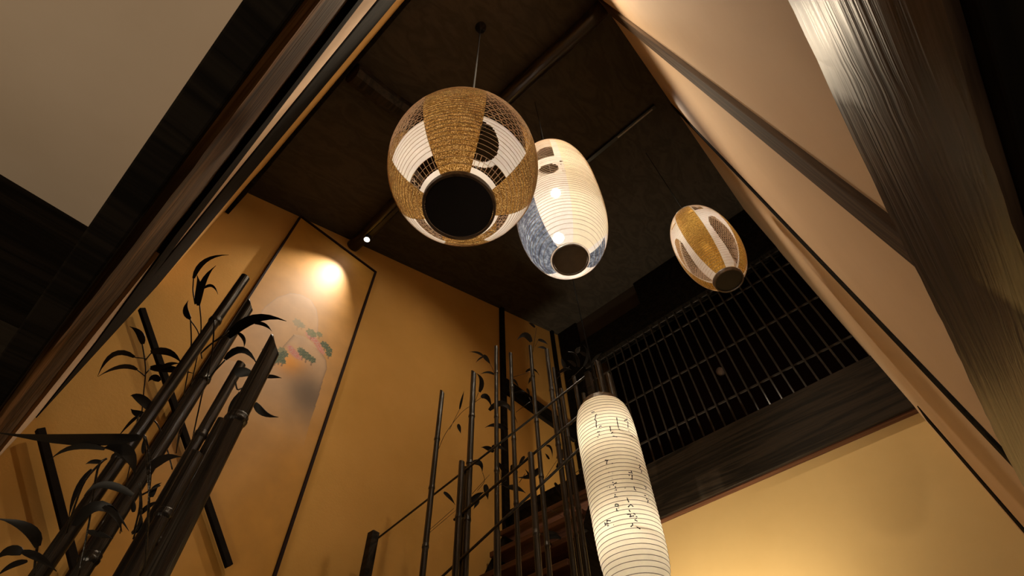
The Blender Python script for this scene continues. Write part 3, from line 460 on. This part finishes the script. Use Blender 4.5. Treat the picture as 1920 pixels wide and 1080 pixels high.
# ------------------------------------------------------------------ lanterns
def lantern(name, label, c, rx, rz, prof, classify, mats, nlon, ns, cut, hoops, hoop_r, cap_r, collar_h, top_z, bulbs, nets=None, paper_hoops=True, canopy=True, bulb_r=.03, cut_top=None):
    ct = cut_top or cut
    c = Vector(c)
    L = thing(name, (c[0], c[1], c[2]-rz*cut-collar_h), label, 'lantern', 'paper lanterns hung from the roof')
    def P(lon, s, k=1.0):
        r = prof(s)*k; a = math.radians(lon); return (c[0]+r*math.cos(a), c[1]+r*math.sin(a), c[2]+rz*s)
    S = [.5*(ct-cut)+.5*(ct+cut)*math.sin(-math.pi/2+math.pi*i/ns) for i in range(ns+1)]
    cells = {}
    for i in range(ns):
        sm = .5*(S[i]+S[i+1])
        for j in range(nlon):
            lm = (j+.5)*360/nlon-180
            k = classify(lm, sm)
            if k: cells.setdefault(k, []).append((i, j))
    for k in sorted(cells):
        kind = k[0]; vid = {}; vs = []; fs = []
        for (i, j) in cells[k]:
            q = []
            for (a, b) in ((i, j), (i, j+1), (i+1, j+1), (i+1, j)):
                key = (a, b % nlon)
                if key not in vid:
                    vid[key] = len(vs)
                    # paper sags very slightly between hoops
                    h = (S[a]+cut)/(ct+cut)*hoops; sag = 1-.006*abs(math.sin(math.pi*h))*(1 if kind != 'gold' else 2.6)
                    vs.append(P(b*360/nlon-180, S[a], sag))
                q.append(vid[key])
            fs.append(tuple(q))
        mb = MB(); mb.add(vs, fs)
        o = mb.build({'gold': 'gold_panel', 'white': 'paper_panel', 'blue': 'indigo_panel', 'cream': 'cream_panel'}[kind], M[mats[kind]], L, smooth=True)
        lab = {'gold': 'flecked gold paper panel', 'blue': 'mottled indigo blue paper panel', 'cream': 'cream paper panel', 'white': 'sheer white paper panel'}[kind]
        if len(cells) > 1: o['label'] = lab
    mb = MB()
    for h in range(hoops+1):
        s = -cut+(ct+cut)*h/hoops
        mb.tube([P(360*i/72, s, 1.0) for i in range(72)], hoop_r, 4, closed=True)
    tag(mb.build('hoops', M[mats['string']], L), kind='stuff')
    if nets:
        mb = MB()
        for pts in nets: mb.tube([P(a, s, 1.002) for a, s in pts], hoop_r*1.25, 4)
        tag(mb.build('string_net', M[mats['string']], L), kind='stuff')
    zb = c[2]-rz*cut
    mb = MB(); mb.lathe((c[0], c[1], zb), [(cap_r*.98, .006), (cap_r*1.02, -.004), (cap_r, -collar_h), (cap_r*.93, -collar_h)], 56)
    mb.build('bottom_ring', M['ring'], L, smooth=False)
    mb = MB(); mb.lathe((c[0], c[1], zb-collar_h), [(.0005, .007), (cap_r*.93, .007), (cap_r*.93, .012), (.0005, .012)], 56)
    mb.build('base_disc', M[mats['disc']], L)
    zt = c[2]+rz*ct; rt = prof(ct)
    mb = MB(); mb.lathe((c[0], c[1], zt), [(rt*.97, -.004), (rt*1.02, 0), (rt*1.0, .02), (rt*.95, .02)], 48); mb.build('top_ring', M['ring'], L)
    mb = MB()
    for q in range(3):
        a = 2*math.pi*q/3+.4; mb.tube([(c[0]+rt*math.cos(a), c[1]+rt*math.sin(a), zt+.01), (c[0], c[1], zt+.09)], .0018, 5)
    mb.build('hanger', M['metal_gloss'], L)
    mb = MB(); mb.tube([(c[0], c[1], zt+.085), (c[0]+.003, c[1], .5*(zt+top_z)), (c[0], c[1], top_z-.01)], .0042 if canopy else .003, 6); mb.build('cord', M['cord'], L)
    if canopy:
        mb = MB(); mb.lathe((c[0], c[1], top_z), [(.001, -.06), (.012, -.058), (.014, -.03), (.04, -.022), (.045, 0)], 24); mb.build('ceiling_rose', M['metal_gloss'], L, smooth=True)
    for (bx, by, bz, e, hook) in bulbs:
        mb = MB(); mb.lathe((bx, by, bz), [(.001, -bulb_r), (bulb_r*.7, -bulb_r*.72), (bulb_r, 0), (bulb_r*.8, bulb_r*.6), (bulb_r*.4, bulb_r*1.1), (bulb_r*.38, bulb_r*1.5)], 20)
        b = mb.build('bulb', M['bulb'], L, smooth=True)
        mb = MB(); mb.tube([(bx, by, bz+bulb_r*1.4), (bx, by, bz+bulb_r*2.6)], bulb_r*.42, 10); mb.build('socket', M['ring_pale'], L, smooth=True)
        mb = MB(); mb.tube([(bx, by, bz+bulb_r*2.6), (bx*.5+c[0]*.5, by*.5+c[1]*.5, .5*(bz+hook)), (c[0], c[1], hook)], .0025, 5); mb.build('bulb_cord', M['metal_gloss'], L)
        l = light('bulb_light', 'POINT', (bx, by, bz), e, LCOL, size=bulb_r)
        l.parent = L; l.location = Vector((bx, by, bz+CZ))-Vector(ORG[L.name])
    return L
LCOL = (1, .90, .77)
def gore(lon, centres, half):
    for i, g in enumerate(centres):
        d = (lon-g+180) % 360-180
        if abs(d) < half: return i, d
    return None
def prof_fn(rx, p, k=0): return lambda s: rx*(1+k*s)*max(1e-6, 1-min(1, abs(s))**p)**(1/p)
# 1: big round lantern
G1 = [-141, -51, 40, 131]
pf1 = prof_fn(.253, 2.0)
def cls1(lon, s):
    g = gore(lon, G1, 23)
    if g: return ('gold', g[0])
    w = gore(lon, [-96, -5.5, 85.5, 175], 22.9)
    r = pf1(s); dx = math.radians((lon+119+180) % 360-180)*r; dz = math.asin(s)*.285-math.asin(-.68)*.285
    if w and w[0] == 0:
        q = math.hypot(dx, dz)
        if q < .068: return None
        if q < .084: return ('white', 0)
    if s > -.42 or -.875 < s < -.79: return None
    return ('white', w[0] if w else 9)
nets1 = []
for g0 in (-96, -5.5, 85.5, 175):
    for sl in (1, -1):
        for off in range(-66, 67, 6):
            pts = []
            for i in range(25):
                s = -.42+.9*i/24; d = off+sl*50*i/24
                if abs(d) <= 22: pts.append((g0+d, s))
            if len(pts) > 1: nets1.append(pts)
    for d in (-20, -14.5, -9, -3.5, 2, 7.5, 13, 18.5):
        nets1.append([(g0+d, -.79-.085*i/5) for i in range(6)])
lantern('round_lantern', 'largest round paper lantern with flecked gold panels, open string net and black base disc', (.427, .546, 1.607), .253, .306, pf1, cls1,
        dict(gold='paper_gold', white='paper_solid', string='string', disc='disc_black'), 360, 150, .904, 36, .0008, .108, .020, roof(.427), [(.427, .546, 1.70, 27, 1.76)], nets1, cut_top=.50)
# 2: tall cream, white and indigo lantern
pf2 = prof_fn(.255, 2.8)
def cls2(lon, s):
    r = pf2(s)
    dx = math.radians((lon+155+180) % 360-180)*r; dz = (s+.14)*.64
    if math.hypot(dx, dz*.9) < .062: return None
    if -166 < lon < -143 and .12 < s < .66: return None
    if -138 < lon < -133 and -.22 < s < .03 and int((s+.3)*60) % 2: return None
    lim = -50 if s > -.6 else -50-32*min(1, (-.6-s)/.38)
    if -134 < lon < lim: return ('cream', 0)
    if (lon > 82) and s < -.36+.12*math.sin((lon-82)/98*3.14): return ('blue', 0)
    if -66 < lon < -18 and s < -.80: return ('blue', 1)
    return ('white', 1 if -60 < lon < 82 else 0)
lantern('tall_lantern', 'tall cream and white paper lantern with indigo blue patches and two glowing bulbs', (1.233, .65, 2.657), .255, .64, pf2, cls2,
        dict(cream='paper_cream', white='paper_white', blue='paper_indigo', string='string', disc='disc_brown'), 300, 150, .975, 58, .0011, .090, .012, roof(1.233),
        [(1.234, .648, 2.77, 25, 3.2), (1.213, .680, 2.245, 25, 2.70)], bulb_r=.030, canopy=False)
# 3: far gold lantern
G3 = [180, -90, 0, 90]
pf3 = prof_fn(.235, 2.2)
def cls3(lon, s):
    g = gore(lon, G3, 21.4)
    if g: return ('gold', g[0])
    w = gore(lon, [-135, -45, 45, 135], 24)
    if w:
        i, d = w
        if i in (1, 3): d = -d
        cl = -2+16*(-.05-s) if s < -.05 else -2
        if i in (0, 3) and ((d-cl)/15)**2+((s+.40)/.52)**2 < 1: return None
        if i in (1, 2) and abs(d) < 19 and -.85 < s < .86: return None
        if .42 < s < .62 and abs(d+12) < 9: return None
    return ('white', w[0] if w else 9)
nets3 = []
for g0, mir in ((-135, 1), (-45, -1), (45, 1), (135, -1)):
    for sl in (1, -1):
        for off in range(-60, 61, 4):
            pts = []
            for i in range(25):
                s = -.92+1.1*i/24; d = off+sl*44*(i/24-.5)
                cl = -2+16*(-.05-s) if s < -.05 else -2
                if ((d*mir-cl)/15.5)**2+((s+.40)/.53)**2 <= 1: pts.append((g0+d, s))
            if len(pts) > 1: nets3.append(pts)
lantern('oval_lantern', 'smallest oval paper lantern with gold ribbed panels and leaf shaped net windows', (2.623, .185, 3.275), .235, .49, pf3, cls3,
        dict(gold='paper_gold_small', white='paper_solid', string='string', disc='disc_black'), 360, 110, .915, 48, .0011, .103, .03, roof(2.623), [(2.623, .185, 3.30, 16, 3.63)], nets3, canopy=False, cut_top=.9)
# 4: long white lantern with brush writing
pf4 = prof_fn(.1172, 5.6, .0267)
L4 = lantern('long_lantern', 'long cylindrical white ribbed paper lantern with black brush calligraphy', (1.52, .8149, 1.0139), .1172, .366, pf4, lambda lon, s: ('white', 0),
        dict(white='paper_long', string='string_dark', disc='disc_black'), 120, 180, .985, 46, .0009, .072, .010, roof(1.52),
        [(1.52, .8149, 1.20, 2.4, 1.36), (1.52, .8149, .82, 3.4, 1.12)], canopy=False, bulb_r=.022)
mb = MB()
for st_ in CALLI:
    P4 = []
    for lon, z in st_:
        s = z/.366; r = pf4(s)+.0016; a = math.radians(lon); P4.append(Vector((1.52+r*math.cos(a), .8149+r*math.sin(a), 1.0139+z)))
    q = []
    for i in range(len(P4)-1):
        for k in range(3): q.append(P4[i].lerp(P4[i+1], k/3))
    q.append(P4[-1]); vs = []
    for i, p in enumerate(q):
        tg = (q[min(i+1, len(q)-1)]-q[max(i-1, 0)]).normalized(); nn = Vector((p[0]-1.52, p[1]-.8149, 0)).normalized(); sd = tg.cross(nn).normalized()
        w = .0018*(.55+.75*abs(math.sin(i*1.3+len(q))))
        vs += [p+sd*w, p-sd*w]
    mb.add(vs, [(2*i, 2*i+1, 2*i+3, 2*i+2) for i in range(len(q)-1)])
tag(mb.build('calligraphy', M['ink'], L4), 'black brush writing in cursive columns', kind='stuff')

# ------------------------------------------------------------------ iron bamboo
def leaf_mesh(mb, b, c, tp, w, n, K=8):
    b, c, tp, n = Vector(b), Vector(c), Vector(tp), Vector(n); vs = []
    th = .0009
    for i in range(K+1):
        u = i/K; p = b*(1-u)**2+c*2*u*(1-u)+tp*u*u
        t_ = ((c-b)*(1-u)+(tp-c)*u); t_.normalize()
        sd = t_.cross(n); sd = sd.normalized() if sd.length > 1e-5 else t_.orthogonal().normalized()
        nn = sd.cross(t_).normalized()
        h = w*.5*max(.03, (math.sin(math.pi*min(1, u*1.0+.06)**.72))**.85) if i < K else w*.015
        for sgn in (1, -1):
            vs += [p+sd*h+nn*(h*.22+th*sgn), p+nn*(th*sgn), p-sd*h+nn*(h*.22+th*sgn)]
    fs = []
    for i in range(K):
        a = i*6; d = a+6
        fs += [(a, a+1, d+1, d), (a+1, a+2, d+2, d+1), (a+3, d+3, d+4, a+4), (a+4, d+4, d+5, a+5), (a, d, d+3, a+3), (a+2, a+5, d+5, d+2)]
    fs += [(0, 3, 4, 1), (1, 4, 5, 2), (K*6, K*6+1, K*6+4, K*6+3), (K*6+1, K*6+2, K*6+5, K*6+4)]
    mb.add(vs, fs)
def leaves(L, parent, stem_r):
    stems, lv = L
    for s in stems:
        pts = [Vector(p) for p in s]
        if len(pts) > 2:      # round the corners
            q = [pts[0]]
            for i in range(len(pts)-1):
                p0 = pts[max(i-1, 0)]; p1 = pts[i]; p2 = pts[i+1]; p3 = pts[min(i+2, len(pts)-1)]
                for k in (1, 2, 3, 4):
                    u = k/4; q.append(.5*((2*p1)+(p2-p0)*u+(2*p0-5*p1+4*p2-p3)*u*u+(3*p1-p0-3*p2+p3)*u**3))
            pts = q
        MB().tube(pts, stem_r, 6, r_end=stem_r*.8).build('twig', M['iron'], parent, smooth=True)
    for l in lv:
        mb = MB(); leaf_mesh(mb, *l); smoothed(mb.build('leaf', M['iron_leaf'], parent), 60)
def culm(name, label, group, top, r, cut, nodes, lf=None, twig_r=.0022):
    x, y, z = top
    T = thing(name, (x, y, FL), label, 'bamboo pole', group)
    n = 14; mb = MB(); vs = []; rings = [FL]
    nz = [z-d for d in nodes]
    zs = sorted([FL, z]+nz)
    for zz in zs:
        for k in range(n):
            a = 2*math.pi*k/n; dz = cut*r*math.cos(a-2.4) if zz == z else 0
            vs.append((x+r*math.cos(a), y+r*math.sin(a), zz+dz))
    m = len(zs); fs = [(i*n+k, i*n+(k+1) % n, (i+1)*n+(k+1) % n, (i+1)*n+k) for i in range(m-1) for k in range(n)]
    # hollow top
    k0 = len(vs)
    for (rr, dd) in ((.72, 0), (.72, -.05)):
        for k in range(n):
            a = 2*math.pi*k/n; vs.append((x+rr*r*math.cos(a), y+rr*r*math.sin(a), z+dd+cut*r*math.cos(a-2.4)*(1 if dd == 0 else .6)))
    fs += [((m-1)*n+k, (m-1)*n+(k+1) % n, k0+(k+1) % n, k0+k) for k in range(n)]
    fs += [(k0+k, k0+(k+1) % n, k0+n+(k+1) % n, k0+n+k) for k in range(n)]
    fs += [tuple(range(k0+n, k0+2*n)), tuple(range(n-1, -1, -1))]
    mb.add(vs, fs); smoothed(mb.build('culm', M['iron'], T), 40)
    for zz in nz:
        MB().lathe((x, y, zz), [(r*.98, -.012), (r*1.13, -.006), (r*1.2, 0), (r*1.05, .004), (r*1.13, .010), (r*.98, .016)], 16).build('node', M['iron'], T, smooth=True)
    if lf: leaves(lf, T, twig_r)
    return T
def node_list(z, first, step): return [first+step*i for i in range(int((z-FL-first)/step)+1) if z-first-step*i > FL+.1]
GL = 'black iron bamboo poles in front of the painted panel'
LP_TXT = dict(A='tallest thin black bamboo pole at left, its flat top nearest the low ceiling beam', B='second black bamboo pole from the left, top cut slantwise over the panel edge',
    C='short black bamboo pole with round open top between the tall poles at left', D='low black bamboo pole with round top just left of the thickest pole',
    E='thickest black bamboo pole with slanted tip before the painted mountain', F='shortest black bamboo pole of the left clump, half hidden behind its neighbours')
LP_N = dict(A=(.30, .62), B=(.42, .60), C=(.33, .5), D=(.42, .5), E=(.265, .42), F=(.20, .30))
for k in LPOLES:
    (p, r) = LPOLES[k]; culm('bamboo_pole', LP_TXT[k], GL, p, r, 1.6 if k in 'BE' else .3, node_list(p[2], *LP_N[k]))
GR = 'black iron bamboo poles before the stairs'
RP_TXT = dict(R2='lone slender black bamboo pole next to the square newel post', R3='tall black bamboo pole second from left in the stair clump, many leaves on top', R3b='short thick black bamboo pole with rounded top left of centre in the stair clump',
    R3c='short thin black bamboo pole close against the rounded thick one', R4='very tall thin black bamboo pole left of the dark wall post', R4b='shortest stout black bamboo pole ending low before the stairs',
    R5='tall thin black bamboo pole just right of the dark wall post', R6='tallest thin black bamboo pole in the middle of the stair clump', R6b='stout black bamboo pole with pale lit cut top in the stair clump',
    R7='tall black bamboo pole crossing the level wall rail near its right end', R8='thin dark bamboo pole in shade beside the corner post', R9='thin black bamboo pole left of the long white lantern',
    R10='dim black bamboo pole behind the top left of the long lantern', P3='dim short bamboo pole nearest the top left edge of the long lantern', P1='pale lit bamboo pole just above the top of the long lantern', P2='pale bamboo pole above and right of the long lantern top')
RP_N = dict(R2=(.42, .36), R3=(.40, .36), R4=(.28, .40), R5=(.33, .42), R6=(.30, .38), R6b=(.42, .4), R7=(.36, .4))
for k in RPOLES:
    (p, r) = RPOLES[k]; culm('bamboo_pole', RP_TXT[k], GR, p, r, .9 if k in ('R2', 'R3', 'P1', 'P2') else .2, node_list(p[2], *RP_N.get(k, (.34, .4))), RLEAVES[k], .0020)
SP_TXT = dict(S1='black leaf spray beside the left wall with paired leaves', S6='small black leaf spray with a square topped leaf crossing the tall poles', S3='upright black leaf spray at top left with olive lit curled leaves',
    S5='black leaf spray arching right over the panel edge', S4='long stemmed black leaf spray with one broad drooping leaf', S8='black leaf cluster behind the thickest bamboo pole',
    S7='big nearest black leaf spray with one very long flat leaf at left', S9='black leaf spray at bottom left corner with drooping bent leaf', S2='dark leaf spray low among the left bamboo poles')
for k in SPRIGS:
    S_ = SPRIGS[k]; p = S_[0][0][-1]
    T = thing('bamboo_spray', p, SP_TXT[k], 'bamboo leaves', 'leaf sprays among the left bamboo poles')
    leaves(S_, T, .0026 if k != 'S7' else .0022)
# diagonal stays on the left wall
for (a, b_, r, lab) in (((-.062, 2.93, 2.43), (1.05, 2.93, 1.26), .016, 'thin dark diagonal stay on the left wall, the higher one behind the tall bamboo'), ((-.041, 2.93, 1.546), (.62, 2.93, .85), .016, 'thin dark diagonal stay on the left wall, the lower one at the picture edge')):
    mb = MB(); d = (Vector(b_)-Vector(a)).normalized(); u = Vector((0, 1, 0)); v_ = d.cross(u)
    mb.prism([Vector(a)+u*r+v_*r, Vector(a)-u*r+v_*r, Vector(a)-u*r-v_*r, Vector(a)+u*r-v_*r], Vector(b_)-Vector(a))
    tag(mb.build('diagonal_stay', M['stay'], loc=a, bevel=.003), lab, 'brace', 'diagonal stays on the left wall')
